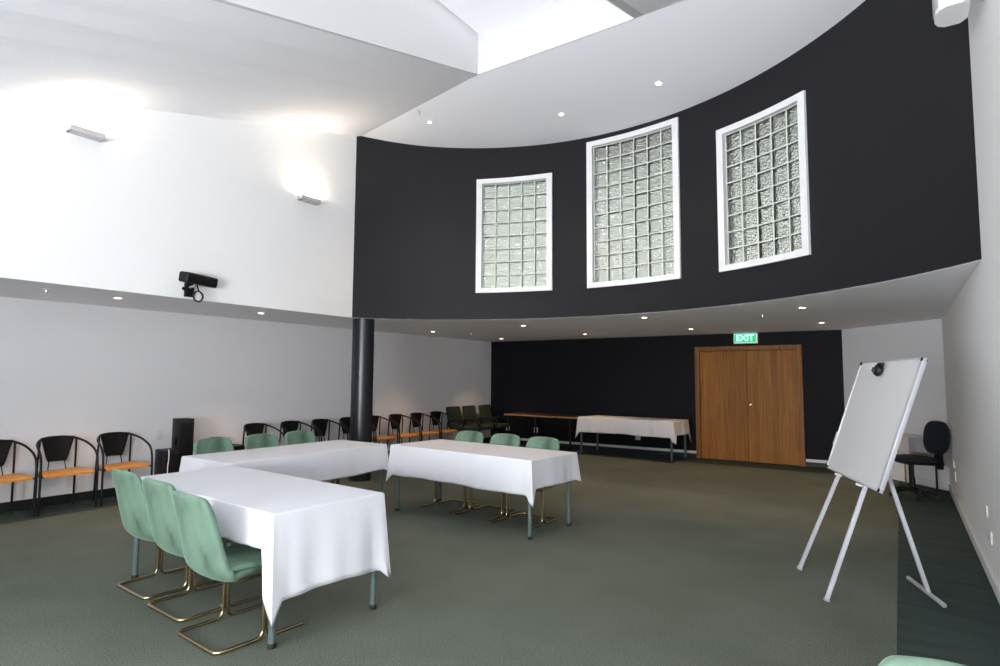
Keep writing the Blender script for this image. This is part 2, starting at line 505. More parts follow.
# column
cxy = (-6.725, 6.255)
struct(MB().lathe([(.163, 0), (.163, ZS)], (*cxy, 0), 40).build('column', 'column_paint'))

# skirtings and trims
struct(MB().prism([(xleft(YR) - .01, YR), (xleft(YR) + .014, YR), (xleft(YB) + .014, YB), (xleft(YB) - .01, YB)], 0, .105).build('baseboard_left', 'black_skirting', smooth=False))
dx0, dx1 = -3.325, -1.435
bk = MB(); bk.box(((XL + dx0) / 2, YB - .008, .04), (dx0 - XL - .02, .016, .08)); bk.box(((dx1 - .83) / 2, YB - .008, .04), (-.83 - dx1, .016, .08))
struct(bk.build('baseboard_back', 'black_skirting', smooth=False))
tr = MB(); tr.box(((XL + dx0) / 2, YB - .012, .106), (dx0 - XL - .02, .024, .05), bev=.004); tr.box(((dx1 - .83) / 2, YB - .012, .106), (-.83 - dx1, .024, .05), bev=.004)
struct(tr.build('trim_1', 'white_trim', smooth=False))
struct(MB().box((XR - .008, (10.37 + YR) / 2, .045), (.016, 10.37 - YR, .09), bev=.003).build('baseboard_right', 'white_trim', smooth=False))
gm = (g0 + g1) / 2 - gn * .008
struct(MB().box((gm.x, gm.y, .045), ((g1 - g0).length - .03, .016, .09), rot=Matrix.Rotation(math.atan2(gd.y, gd.x), 3, 'Z'), bev=.003).build('baseboard_corner', 'white_trim', smooth=False))

# door
root = bpy.data.objects.new('door_1', None); COL.objects.link(root); root.location = ((dx0 + dx1) / 2, YB, 0); struct(root)
dw = dx1 - dx0; fh = 2.155; fw = .085
f = MB()
for s in (-1, 1): f.box((s * (dw / 2 - fw / 2), -.035, fh / 2), (fw, .09, fh), bev=.006)
f.box((0, -.035, fh - fw / 2), (dw - 2 * fw, .09, fw), bev=.006)
f.build('door_frame', 'door_frame_wood', root, smooth=False)
lw = (dw - 2 * fw - .012) / 2
for s in (-1, 1):
    lf = MB().box((s * (lw / 2 + .003), -.012, (fh - fw) / 2), (lw, .035, fh - fw - .012), bev=.002).build('door_leaf', 'door_veneer', root, smooth=False)
    if s > 0:
        kn = MB().lathe([(.026, 0), (.026, .006), (.010, .010), (.010, .035), (.022, .042), (.026, .055), (.018, .066), (0, .068)], (s * .050, -.03, 1.055), 20, Matrix.Rotation(R(90), 3, 'X'))
        kn.build('door_knob', 'brass', lf)

# exit sign
t = thing('exit_sign', 'lit green EXIT sign above the double wooden door', 'exit sign', (-2.372, YB - .002, 2.195))
MB().box((0, -.045, .098), (.43, .085, .196), bev=.006).build('housing', 'white_plastic', t)
MB().box((-.006, -.0895, .100), (.405, .006, .172), bev=.002).build('rim', 'exit_rim', t)
fp = MB().box((-.010, -.0935, .103), (.380, .004, .150)).build('face_panel', 'exit_green', t, smooth=False)
cu = bpy.data.curves.new('lettering', 'FONT'); cu.body = 'EXIT'; cu.size = .155; cu.align_x = 'CENTER'; cu.align_y = 'CENTER'; cu.extrude = .001; cu.offset = .006
to = bpy.data.objects.new('tmp', cu); COL.objects.link(to)
bpy.context.view_layer.update()
me = bpy.data.meshes.new_from_object(to.evaluated_get(bpy.context.evaluated_depsgraph_get()))
bpy.data.objects.remove(to)
me.materials.clear(); me.materials.append(M['exit_mint'].m)
lt = bpy.data.objects.new('lettering', me); COL.objects.link(lt); lt.parent = t
lt.location = (-.010, -.0968, .103); lt.rotation_euler = (R(90), 0, 0); lt['label'] = 'white EXIT letters'

# ------------------------------------------------------------------ tables and cloths
def make_table(name, label, L, Wd, h, loc, rz, legr=.0205, group=None, inset=.055):
    t = thing(name, label, 'table', loc, rz, group)
    MB().box((0, 0, h - .0125), (L, Wd, .025), bev=.004).build('tabletop', 'beech_board', t)
    ap = MB()
    ix, iy = L / 2 - inset - .0, Wd / 2 - inset
    for s in (-1, 1):
        ap.box((0, s * iy, h - .05), (2 * ix - .04, .025, .05)); ap.box((s * ix, 0, h - .05), (.025, 2 * iy - .04, .05))
    ap.build('apron', 'teal_metal', t, smooth=False)
    for sx in (-1, 1):
        for sy in (-1, 1):
            lg = MB().lathe([(legr, .022), (legr, h - .026)], (sx * ix, sy * iy, 0), 16).build('leg', 'teal_metal', t)
            MB().lathe([(legr * 1.12, 0), (legr * 1.2, .006), (legr * 1.1, .028)], (sx * ix, sy * iy, 0), 16).build('foot', 'black_rubber', lg)
    return t

def make_cloth(label, L, Wd, h, loc, rz, drops, corner, group, material='white_linen', amp=.008, flare=.03, seed=1, wob=.012):
    """white cloth draped over a table; drops = (-x, +x, -y, +y) hem drops, corner = drop of the four corner points (--, +-, ++, -+)"""
    rg = random.Random(seed)
    hx, hy = L / 2 + .004, Wd / 2 + .004
    rc = .012
    # perimeter samples: (point, normal, drop)
    per = []
    sides = [((-hx, -hy), (1, 0), 2 * hx, (0, -1), 2, 0, 1), ((hx, -hy), (0, 1), 2 * hy, (1, 0), 1, 1, 2), ((hx, hy), (-1, 0), 2 * hx, (0, 1), 3, 2, 3), ((-hx, hy), (0, -1), 2 * hy, (-1, 0), 0, 3, 0)]
    ph = [rg.uniform(0, 6.28) for _ in range(24)]
    S = 0.0
    for si, (st, d, ln, nm, di, ca, cb) in enumerate(sides):
        n = max(24, int(ln / .016))
        for k in range(n):
            u = k / n * ln
            e = min(u, ln - u)
            cor = corner[ca] if u < ln / 2 else corner[cb]
            wide = .048
            q = max(0.0, 1 - e / wide)
            base = drops[di] + wob * math.sin(u * 4.2 + ph[si]) + wob * .5 * math.sin(u * 9.7 + ph[si + 4])
            dr = base + (cor - base) * q ** 1.15
            per.append((st[0] + d[0] * u, st[1] + d[1] * u, nm, d, e, u, dr, q, si, u < ln / 2))
    rows = 16
    b = MB(); bm = b.bm
    rings = []
    N = len(per)
    for j in range(rows + 1):
        ring = []
        tt = j / rows
        for (x, y, nm, d, e, u, dr, q, si, first) in per:
            if j == 0: px, py, pz = x - nm[0] * .004, y - nm[1] * .004, h
            else:
                t = max(0.0, (tt - 1 / rows) / (1 - 1 / rows))
                out = .003 + flare * t ** 1.2
                out += amp * t * (math.sin(u * 13 + ph[si + 8]) + .6 * math.sin(u * 29 + ph[si + 12]))
                # fold at the corner: pulled out along the diagonal, hollow beside it
                along = -1 if first else 1
                fold = max(0.0, 1 - e / (.062 * (.15 + .85 * t))) ** 1.4
                hollow = math.exp(-((e - .10) / .035) ** 2) * .005 * t
                out += fold * .024 * t * min(1, dr / .3) - hollow
                sl = along * fold * .030 * t * min(1, dr / .3)
                px, py = x + nm[0] * out + d[0] * sl, y + nm[1] * out + d[1] * sl
                pz = h - .004 - dr * t
            ring.append(bm.verts.new((px, py, pz)))
        rings.append(ring)
    for A, B in zip(rings, rings[1:]):
        for k in range(N): bm.faces.new((A[k], A[(k + 1) % N], B[(k + 1) % N], B[k]))
    bm.faces.new(rings[0])
    o = b.build('tablecloth', material, None, loc=loc, rz=rz, mods=[('SOLIDIFY', dict(thickness=.003, offset=1))], angle=34)
    for p in o.data.polygons:
        if len(p.vertices) > 4: p.use_smooth = False
    return tag(o, label, 'tablecloth', group)

TH = .742
CH = .7475
GT = 'white clothed tables of the U'
nearp, nearr = (-3.890, 2.572, 0), R(-3.6)
t3p, t3r = (-3.872, 5.343, 0), R(-4.8)
t2p, t2r = (-5.376, 4.055, 0), R(90)
make_table('banquet_table', 'table nearest the camera, under white cloth with green chairs along its side', 1.92, .80, TH, nearp, nearr, inset=.035)
make_table('banquet_table', 'table of the U farthest from the camera, its slim grey-green legs showing below white cloth', 1.985, .80, TH, t3p, t3r)
make_table('banquet_table', 'middle table joining the two arms of the U, under white cloth beside the black column', 1.93, .80, TH, t2p, t2r, inset=.035)
make_cloth('white cloth on the nearest table, hanging long over its free end', 1.92, .80, CH, nearp, nearr, (.18, .475, .185, .22), (.16, .60, .56, .24), 'white tablecloths', amp=.007, seed=3, wob=.010)
make_cloth('white cloth on the far arm of the U, pointed corner hanging by a table leg', 1.985, .80, CH, t3p, t3r, (.20, .265, .325, .19), (.41, .425, .30, .22), 'white tablecloths', amp=.005, flare=.015, seed=8, wob=.006)
make_cloth('white cloth on the middle table of the U, in front of the black column', 1.93, .80, CH, t2p, t2r, (.26, .18, .285, .19), (.36, .30, .20, .30), 'white tablecloths', amp=.004, flare=.008, seed=12, wob=.008)
# side table by the back wall
wtp, wtr = (-4.425, 11.22, 0), R(-4)
make_table('banquet_table', 'clothed side table against the dark back wall beside the door', 1.98, .76, TH, wtp, wtr, legr=.022, inset=.045)
make_cloth('rumpled white cloth on the side table against the dark back wall', 1.98, .76, CH, wtp, wtr, (.24, .26, .285, .2), (.42, .40, .44, .30), 'white tablecloths', amp=.010, flare=.03, seed=21, wob=.007)

# long dark table with wooden edge left of it
t = thing('side_table', 'long bare table with wooden edge against the dark back wall', 'table', (-6.47, 11.42, 0), R(-3))
MB().box((0, 0, .712), (1.86, .60, .020)).build('tabletop', 'dark_table_top', t, smooth=False)
e = MB().box((0, -.303, .708), (1.87, .010, .030), bev=.003).box((0, .303, .708), (1.87, .010, .030), bev=.003).box((-.934, 0, .708), (.010, .6, .030), bev=.003).box((.934, 0, .708), (.010, .6, .030), bev=.003)
e.build('edge_strip', 'edge_wood', t, smooth=False)
for sx in (-.28, .60):
    lg = MB(); lg.tube([(sx, 0, .02), (sx, 0, .70)], .022, 12); lg.box((sx, 0, .692), (.06, .44, .018))
    lg.build('leg', 'black_metal', t)
    MB().box((sx, 0, .012), (.05, .50, .024), bev=.006).build('foot', 'black_metal', t)

# ------------------------------------------------------------------ green velvet cantilever chairs (front = +Y)
def make_velvet(label):
    t = thing('cantilever_chair', label, 'chair', group='green velvet cantilever chairs')
    w, zb, r = .232, .013, .0115
    fr = MB().tube(fillet([(-w, -.17, .372), (-w, 0, .372), (-w, 0, zb), (-w, -.28, zb), (w, -.28, zb), (w, 0, zb), (w, 0, .372), (w, -.17, .372)], .055, 6), r, 10)
    fr.build('rear_frame', 'brass', t)
    for s in (-1, 1):
        MB().tube(fillet([(s * w, .16, .372), (s * w, .026, .372), (s * w, .026, zb), (s * w, .27, zb)], .055, 6), r, 10).build('front_runner', 'brass', t)
    # backrest shell: profile from under the seat, round the bottom, up the back
    prof = spline([(.02, .400), (-.12, .386), (-.205, .378), (-.272, .428), (-.308, .545), (-.344, .705), (-.386, .866)], 5)
    P = [(p[0], p[1]) for p in [(q.x, q.y) for q in [Vector((a.x, a.y, 0)) for a in prof]]]
    n = len(P) - 1
    def shell(u, v):
        k = v * n; i = min(int(k), n - 1); f = k - i
        y = P[i][0] * (1 - f) + P[i + 1][0] * f; z = P[i][1] * (1 - f) + P[i + 1][1] * f
        h = max(0.0, min(1.0, (z - .40) / .45))
        half = .250 - .038 * h
        s = 2 * u - 1
        if z > .78:                                  # rounded upper corners
            q = (z - .78) / .082
            half *= (1 - .13 * q ** 3)
        if v < .45:                                  # rounded lower corners
            q = 1 - v / .45
            half *= 1 - .17 * q ** 1.3
        x = half * s
        y += (.060 * (1 - .3 * h)) * abs(s) ** 2.4 * (0 if v < .2 else min(1, (v - .2) / .3))
        z += .020 * abs(s) ** 3 * (1 if v < .5 else 0) + (-.014 * abs(s) ** 3 if z > .8 else 0)
        return (x, y, z)
    MB().grid(shell, 14, 30).build('backrest', 'green_velvet', t, mods=[('SOLIDIFY', dict(thickness=.042, offset=0)), ('SUBSURF', dict(levels=1, render_levels=1))], angle=180)
    # seat cushion
    def seat(sgn):
        def f(u, v):
            s = 2 * u - 1
            y = -.225 + .475 * v
            half = (.220 + .016 * math.sin(PI * v)) * (1 - .10 * max(0, (v - .8) / .2) ** 2)
            edge = (1 - abs(s) ** 4) * (1 - abs(2 * v - 1) ** 6)
            top = .432 + .030 * edge ** .5 - .010 * max(0, v - .75) * 4
            bot = .432 - .022 * edge ** .35
            return (half * s, y, top if sgn > 0 else bot)
        return f
    b = MB().grid(seat(1), 14, 14).grid(seat(-1), 14, 14, True)
    bmesh.ops.remove_doubles(b.bm, verts=b.bm.verts[:], dist=1e-4)
    b.build('seat', 'green_velvet', t, angle=180)
    return t
vel = make_velvet('x')
VEL = [((-3.352, 2.200, 0), R(-4), 'green velvet chair with brass base nearest the free end of the nearest table'),
       ((-3.955, 2.317, 0), R(-3), 'green velvet chair in the middle of the three along the nearest table'),
       ((-4.522, 2.375, 0), R(-3), 'green velvet chair at the left end of the three along the nearest table'),
       ((-4.47, 5.60, 0), R(176), 'green velvet chair behind the far arm of the U, leftmost of its three'),
       ((-3.91, 5.55, 0), R(176), 'green velvet chair behind the far arm of the U, middle of its three'),
       ((-3.365, 5.49, 0), R(176), 'green velvet chair behind the far arm of the U, rightmost of its three'),
       ((-5.77, 3.585, 0), R(-90), 'green velvet chair behind the middle table, beside the black speaker tower'),
       ((-5.77, 4.165, 0), R(-90), 'green velvet chair behind the middle table, second from the black speaker tower'),
       ((-5.77, 4.685, 0), R(-90), 'green velvet chair behind the middle table, closest to the black column'),
       ((.068, 1.405, 0), R(170), 'green velvet chair in the bottom right corner, only its top edge in view')]
for i, (loc, rz, lab) in enumerate(VEL): place(vel, i == 0, loc, rz, lab)

# ------------------------------------------------------------------ black tub chairs with orange seats (front = +Y)
def make_tub(label):
    t = thing('tub_chair', label, 'chair', group='black tub chairs along the left wall')
    half = [(-.278, .205, 0), (-.277, .200, .30), (-.275, .190, .52), (-.271, .150, .630), (-.260, .050, .695), (-.236, -.080, .745), (-.170, -.185, .785), (-.090, -.228, .800), (0, -.236, .803)]
    path = spline(half + [(-x, y, z) for x, y, z in half[-2::-1]], 5)
    MB().tube(path, .0125, 9).build('arm_frame', 'black_metal', t)
    for s in (-1, 1):
        MB().tube([(s * .195, -.200, 0), (s * .190, -.195, .40), (s * .180, -.172, .778)], .0115, 9).build('leg', 'black_metal', t)
    sf = MB()
    for s in (-1, 1):
        sf.tube([(s * .275, .195, .405), (s * .190, -.195, .405)], .009, 8)
    sf.tube([(-.275, .192, .405), (.275, .192, .405)], .009, 8).tube([(-.19, -.195, .405), (.19, -.195, .405)], .009, 8)
    sf.build('seat_frame', 'black_metal', t)
    def back(u, v):
        s = 2 * u - 1
        half = .098 + .070 * v
        yy = -.205 - .030 * v + .05 * (abs(s) * half / .2) ** 2
        z = .525 + .290 * v
        if v > .85: z -= .012 * abs(s) ** 2
        if v < .15: half *= 1 - .10 * (1 - v / .15)
        return (half * s, yy + .014, z)
    MB().grid(back, 12, 10).build('backrest', 'black_mesh', t, mods=[('SOLIDIFY', dict(thickness=.014, offset=0))], angle=60)
    for s in (-1, 1):
        MB().tube([(s * .075, -.190, .535), (s * .085, -.178, .47), (s * .092, -.165, .412)], .006, 8).build('back_rod', 'black_metal', t)
    def seat(sg):
        def f(u, v):
            s = 2 * u - 1
            y = -.19 + .40 * v
            half = .185 + .075 * v
            if v > .8: half *= 1 - .06 * ((v - .8) / .2) ** 2
            z = .428 - .012 * (1 - abs(s) ** 2) * (1 - v) - .020 * max(0, v - .85) / .15
            return (half * s, y, z + sg * .011)
        return f
    b = MB().grid(seat(1), 12, 12).grid(seat(-1), 12, 12, True)
    # rim
    bm = b.bm; bm.edges.ensure_lookup_table()
    be = [e for e in bm.edges if len(e.link_faces) == 1]
    bmesh.ops.bridge_loops(bm, edges=be)
    b.build('seat', 'orange_wood', t, angle=50)
    return t
tub = make_tub('x')
TUB = [(2.305, 'black tub chair with orange seat, cut by the left edge of the photo'),
       (2.895, 'black tub chair with orange seat, second from the left edge of the photo'),
       (3.50, 'black tub chair with orange seat, next to the black speaker cabinet'),
       (5.43, 'black tub chair, first to the right of the speaker tower, behind a green chair'),
       (6.06, 'black tub chair, second to the right of the speaker tower'),
       (6.65, 'black tub chair, third to the right of the speaker tower, behind a green chair'),
       (7.24, 'black tub chair, seen just left of the black column and cut by it'),
       (7.835, 'black tub chair with orange seat, partly hidden by the right side of the column'),
       (8.435, 'black tub chair with orange seat, second to the right of the column'),
       (9.03, 'black tub chair with orange seat, third to the right of the column'),
       (9.625, 'black tub chair with orange seat, next to the dark green armchairs')]
for i, (y, lab) in enumerate(TUB): place(tub, i == 0, (xleft(y) + .335, y + .010, 0), R(-90 + rnd.uniform(-.5, .5)), lab)

# ------------------------------------------------------------------ dark green armchairs in the corner (front = +Y)
def make_arm(label):
    t = thing('padded_armchair', label, 'chair', group='dark green armchairs in the corner')
    rot = Matrix.Rotation(R(12), 3, 'X')
    MB().box((0, .02, .43), (.47, .48, .09), bev=.03, seg=3).build('seat', 'olive_fabric', t)
    MB().box((0, -.255, .67), (.45, .075, .46), rot=rot, bev=.03, seg=3).build('backrest', 'olive_fabric', t)
    for s in (-1, 1):
        MB().tube(fillet([(s * .265, -.24, .40), (s * .265, -.22, .60), (s * .265, .20, .60), (s * .265, .18, .02), (s * .265, -.26, .02)], .06, 5), .016, 9).build('armrest', 'black_plastic', t)
    MB().tube([(-.265, -.24, .02), (.265, -.24, .02)], .014, 9).tube([(-.265, .10, .375), (.265, .10, .375)], .012, 9).tube([(-.265, -.235, .405), (.265, -.235, .405)], .012, 9).build('frame', 'black_metal', t)
    return t
ac = make_arm('x')
for i, (x, y, rz, lab) in enumerate([(-7.85, 10.24, -90, 'dark green padded armchair, closest to the tub chairs'),
                                   (-7.85, 10.82, -88, 'dark green padded armchair, middle of three by the back left corner'),
                                   (-7.83, 11.42, -86, 'dark green padded armchair tucked right in the back left corner')]):
    place(ac, i == 0, (x, y, 0), R(rz), lab)

# ------------------------------------------------------------------ audio gear by the left wall
t = thing('loudspeaker_tower', 'tall black loudspeaker tower standing against the left wall', 'loudspeaker', (-8.02, 4.275, 0), R(-8))
MB().box((0, 0, .48), (.22, .20, .95), bev=.008).build('cabinet', 'black_plastic', t)
MB().box((.112, 0, .56), (.012, .155, .68), bev=.004).build('grille', 'black_mesh', t)
MB().box((0, 0, .0125), (.25, .23, .02), bev=.004).build('plinth', 'black_rubber', t)
MB().box((.03, -.115, .66), (.10, .035, .11), bev=.008).build('side_bracket', 'black_metal', t)
t = thing('bass_speaker', 'low black speaker cabinet in front of the loudspeaker tower', 'loudspeaker', (-7.93, 4.035, 0), R(-8))
MB().box((0, 0, .29), (.30, .20, .56), bev=.01).build('cabinet', 'black_plastic', t)
MB().box((.153, .0, .30), (.012, .16, .46), bev=.004).build('grille', 'black_mesh', t)
MB().lathe([(.02, 0), (.022, .02), (.016, .03), (0, .032)], (0, -.10, .47), 14, Matrix.Rotation(R(90), 3, 'X')).build('knob', 'black_rubber', t)
o = MB().tube(spline([(-7.79, 3.975, .580), (-7.765, 3.970, .572), (-7.757, 3.970, .47), (-7.757, 3.960, .36), (-7.755, 3.965, .2), (-7.75, 3.97, .02)], 6), .006, 8).build('cable', 'white_plastic')
tag(o, 'thin white cable hanging down the front of the low black speaker', 'cable')
t = thing('media_cabinet', 'low black cabinet against the left wall behind the middle table', 'cabinet', (-8.07, 4.89, 0))
MB().box((0, 0, .265), (.40, .42, .49), bev=.006).build('body', 'black_plastic', t)
MB().box((0, 0, .522), (.43, .46, .024), bev=.004).build('top', 'black_plastic', t)
MB().box((0, 0, .012), (.36, .38, .024)).build('plinth', 'black_rubber', t)
t = thing('control_box', 'small black box standing on the low black cabinet', 'box', (-8.14, 4.83, .535))
MB().box((0, 0, .06), (.14, .12, .12), bev=.006).build('casing', 'black_plastic', t)
MB().box((.072, 0, .075), (.006, .09, .03)).build('display', 'lens_glass', t)

# ------------------------------------------------------------------ whiteboard easel
F1 = Vector((-.73, 5.395, 0)); wd = Vector((.357, -.934, 0)); nbk = Vector((.934, .357, 0))
th = R(18.5)
up = Vector((nbk.x * math.sin(th), nbk.y * math.sin(th), math.cos(th))); nrm = wd.cross(up)   # nrm points to the back
if nrm.dot(nbk) < 0: nrm = -nrm
t = thing('whiteboard_easel', 'white dry-erase board on a tripod easel by the right wall', 'whiteboard', F1 + wd * .38)
rootM = Matrix.Translation(t.location)
RB = Matrix((wd, up, nrm)).transposed()            # columns: along width, up the board, to the back
P = lambda u, v, w=0: F1 + wd * u + up * v + nrm * w - Vector(t.location)
u0, u1, v0, v1 = -.153, .955, .842, 1.765
uc, vc = (u0 + u1) / 2, (v0 + v1) / 2
MB().box(P(uc, vc, .012), (u1 - u0 - .012, v1 - v0 - .010, .016), rot=RB).build('board', 'whiteboard', t, smooth=False)
fr = MB()
for uu, ww in ((u0 + .006, .012), (u1 - .015, .030)): fr.box(P(uu, vc, .011), (ww, v1 - v0, .030), rot=RB, bev=.004)
for vv in (v0 + .007, v1 - .005): fr.box(P(uc - .008, vv, .011), (u1 - u0 - .044, .010, .030), rot=RB, bev=.003)
fr.build('board_frame', 'aluminium', t)
for uu in (u0 + .014, u1 - .014):
    for vv in (v0 + .014, v1 - .014):
        MB().box(P(uu, vv, .011), (.028, .028, .036), rot=RB, bev=.006).build('corner_cap', 'black_plastic', t)
# front legs run from the feet up behind the board
for ub, ut in ((0.0, .165), (.70, .60)):
    a, bb = P(ub, .012, 0), P(ut, v1 - .25, .050)
    ax = (bb - a).normalized(); sx = nrm.cross(ax).normalized()
    rot = Matrix((sx, ax, nrm)).transposed()
    lg = MB().box((a + bb) / 2, (.029, (bb - a).length, .026), rot=rot, bev=.004).build('leg', 'white_enamel', t)
    MB().box(a + ax * .004, (.038, .020, .034), rot=rot, bev=.004).build('foot_cap', 'grey_metal', lg)
    # support hooks under the board
    MB().box(P(ut - (.165 if ub == 0 else .6) + (.10 if ub == 0 else .56), v0 - .012, .02), (.028, .016, .05), rot=RB, bev=.005).build('support_hook', 'white_plastic', t)
# rear leg with T-bar foot
q0, q1 = Vector((.19, 5.078, .016)), Vector((-.004, 5.617, .016))
foot = (q0 + q1) / 2 - Vector(t.location)
top = P(.42, 1.20, .06)
ax = (top - foot).normalized(); sx = ax.cross(wd).normalized()
rot = Matrix((wd, ax, wd.cross(ax).normalized())).transposed()
foot2 = foot + (q0 - q1).normalized() * .06
ax = (top - foot2).normalized(); rot = Matrix((ax.cross(wd.cross(ax)).cross(ax).normalized(), ax, ax.cross(wd).normalized() * -1)).transposed()
d0 = ax.cross(wd).normalized(); s0 = d0.cross(ax).normalized()
rot = Matrix((s0, ax, s0.cross(ax))).transposed()
lg = MB().box((foot2 + top) / 2, (.029, (top - foot2).length, .026), rot=rot, bev=.004).build('leg', 'white_enamel', t)
fb = MB().tube([q0 - Vector(t.location), q1 - Vector(t.location)], .016, 12).build('foot_bar', 'grey_metal', lg)
MB().tube([P(0.16, 1.22, .06), P(.62, 1.22, .06)], .016, 10).build('crossbar', 'grey_metal', t)
MB().box(P(u0 - .020, 1.10, .012), (.04, .12, .025), rot=RB, bev=.008).build('clamp_lever', 'cream_plastic', t)
# black clip on the board
t2 = thing('magnetic_clip', 'black round clip stuck near the top of the whiteboard', 'clip', F1 + wd * .335 + up * 1.680 - nrm * .006)
rotc = Matrix((wd, up, wd.cross(up))).transposed()
Z = -nrm
rc = Matrix((wd, Z.cross(wd).normalized(), Z)).transposed()
MB().lathe([(.042, .001), (.048, .008), (.046, .026), (.038, .038), (.02, .042), (0, .043)], (0, 0, 0), 24, rc).build('body', 'black_plastic', t2)
MB().box(up * .043 + wd * .030 + Z * .022, (.075, .022, .026), rot=rc, bev=.007).build('lever', 'black_plastic', t2)
MB().box(up * -.004 + wd * -.01 + Z * .045, (.050, .035, .010), rot=rc, bev=.004).build('jaw', 'lens_glass', t2)

# ------------------------------------------------------------------ navy office chair (front = +Y)
t = thing('office_chair', 'navy blue swivel office chair in the right corner behind the whiteboard', 'chair', (.09, 9.58, 0), R(124))
MB().lathe([(.030, .10), (.030, .26), (.020, .262), (.020, .44)], (0, 0, 0), 16).build('gas_lift', 'black_metal', t)
bs = MB().lathe([(.05, .075), (.055, .12), (.035, .135)], (0, 0, 0), 18)
cs = []
for k in range(5):
    a = R(72 * k + 12); d = Vector((math.cos(a), math.sin(a), 0))
    bs.tube([d * .03 + Vector((0, 0, .105)), d * .16 + Vector((0, 0, .095)), d * .265 + Vector((0, 0, .075))], [.024, .020, .014], 8)
bb_ = bs.build('base', 'black_plastic', t)
for k in range(5):
    a = R(72 * k + 12); d = Vector((math.cos(a), math.sin(a), 0)); s = Vector((-d.y, d.x, 0))
    c = MB()
    for q in (-1, 1): c.lathe([(.0, -.009), (.027, -.009), (.029, 0), (.027, .009), (0, .009)], d * .265 + s * q * .014 + Vector((0, 0, .029)), 14, s.to_track_quat('Z', 'Y').to_matrix())
    c.tube([d * .265 + Vector((0, 0, .03)), d * .265 + Vector((0, 0, .08))], .008, 8)
    c.build('caster', 'black_rubber', bb_)
def cushion(b, cx_, cy_, wx, wy, z0, z1, p=3.2, n=20):
    def f(sg):
        def g(u, v):
            s, q = 2 * u - 1, 2 * v - 1
            k = (abs(s) ** p + abs(q) ** p) ** (1 / p) if (s or q) else 0
            mx = max(abs(s), abs(q))
            sc = mx / k if k else 1
            e = math.sqrt(max(0, 1 - min(1, mx) ** 6))
            zm = (z0 + z1) / 2
            return (cx_ + wx / 2 * s * sc, cy_ + wy / 2 * q * sc, zm + sg * (z1 - z0) / 2 * (e if mx < .999 else 0))
        return g
    b.grid(f(1), n, n).grid(f(-1), n, n, True)
    bmesh.ops.remove_doubles(b.bm, verts=b.bm.verts[:], dist=1e-4)
    return b
cushion(MB(), 0, .02, .54, .56, .46, .535).build('seat', 'navy_fabric', t, angle=180)
MB().box((0, 0, .450), (.24, .26, .035), bev=.008).build('tilt_mechanism', 'black_metal', t)
MB().tube(fillet([(0, -.05, .435), (0, -.36, .42), (0, -.375, .76)], .05, 5), .020, 10).box((0, -.36, .46), (.10, .05, .20), bev=.012).build('back_support', 'black_plastic', t)
b = cushion(MB(), 0, 0, .46, .44, -.035, .035, 3.0)
b.bm.transform(Matrix.Translation((0, -.335, .775)) @ Matrix.Rotation(R(6), 4, 'X') @ Matrix.Rotation(R(90), 4, 'X'))
b.build('backrest', 'navy_fabric', t, angle=180)
MB().lathe([(.024, 0), (.026, .02), (.020, .03), (0, .032)], (0, -.385, .43), 12, Matrix.Rotation(R(90), 3, 'X')).build('knob', 'black_plastic', t)

# corner table with hanging grey cloth
cang = math.atan2(gd.y, gd.x)
ctp = Vector((.04, 10.38, 0))
t = thing('small_table', 'small table with brass and black legs in the right corner behind the whiteboard', 'table', ctp, cang)
MB().box((0, 0, .725), (.60, .50, .022), bev=.003).build('tabletop', 'beech_board', t)
for sx in (-1, 1):
    for sy in (-1, 1):
        MB().tube([(sx * .26, sy * .21, 0), (sx * .26, sy * .21, .715)], .013, 10).build('leg', 'brass' if sx < 0 else 'black_metal', t)
MB().tube([(-.26, -.21, .52), (.26, -.21, .52)], .009, 8).build('rail', 'black_metal', t)
make_cloth('grey white cloth over the small corner table behind the office chair', .60, .50, .740, tuple(ctp), cang, (.20, .20, .215, .12), (.26, .26, .16, .16), 'white tablecloths', 'grey_linen', amp=.007, flare=.02, seed=5, wob=.01)

# ------------------------------------------------------------------ wall fittings
def plate(name, label, cat, loc, rz, w=.075, h=.115, kind='socket'):
    t = thing(name, label, cat, loc, rz)
    MB().box((0, -.006, 0), (w, .012, h), bev=.003).build('faceplate', 'white_plastic', t)
    if kind == 'socket':
        for s in (-1, 1): MB().box((s * w * .22, -.013, -h * .1), (w * .16, .004, h * .3), bev=.001).build('socket_face', 'grey_metal', t)
    else: MB().box((0, -.014, 0), (w * .3, .006, h * .3), bev=.002).build('switch_rocker', 'white_plastic', t)
    return t
# rz: plate faces local -Y
plate('power_outlet', 'white outlet low on the back wall, leftmost, near the dark green armchairs', 'outlet', (-7.742, YB, .345), 0, .10, .12)
plate('power_outlet', 'white outlet low on the back wall below the bare wooden-edged table', 'outlet', (-6.973, YB, .340), 0, .10, .12)
plate('power_outlet', 'white outlet low on the back wall below the clothed side table', 'outlet', (-4.532, YB, .327), 0, .11, .12)
plate('wall_plate', 'white wall plate on the left wall beside the speaker tower', 'wall plate', (xleft(4.083), 4.083, .735), R(90), .11, .13, 'switch')
plate('power_outlet', 'upper white outlet on the right wall closest to the camera', 'outlet', (XR, 5.979, .524), R(-90), .13, .085)
plate('power_outlet', 'long lower white socket strip on the right wall closest to the camera', 'outlet', (XR, 5.819, .363), R(-90), .20, .085)
plate('power_outlet', 'upper white outlet on the right wall by the office chair', 'outlet', (XR, 9.393, .489), R(-90), .20, .09)
plate('power_outlet', 'lower white socket strip on the right wall by the office chair', 'outlet', (XR, 9.174, .358), R(-90), .12, .12)

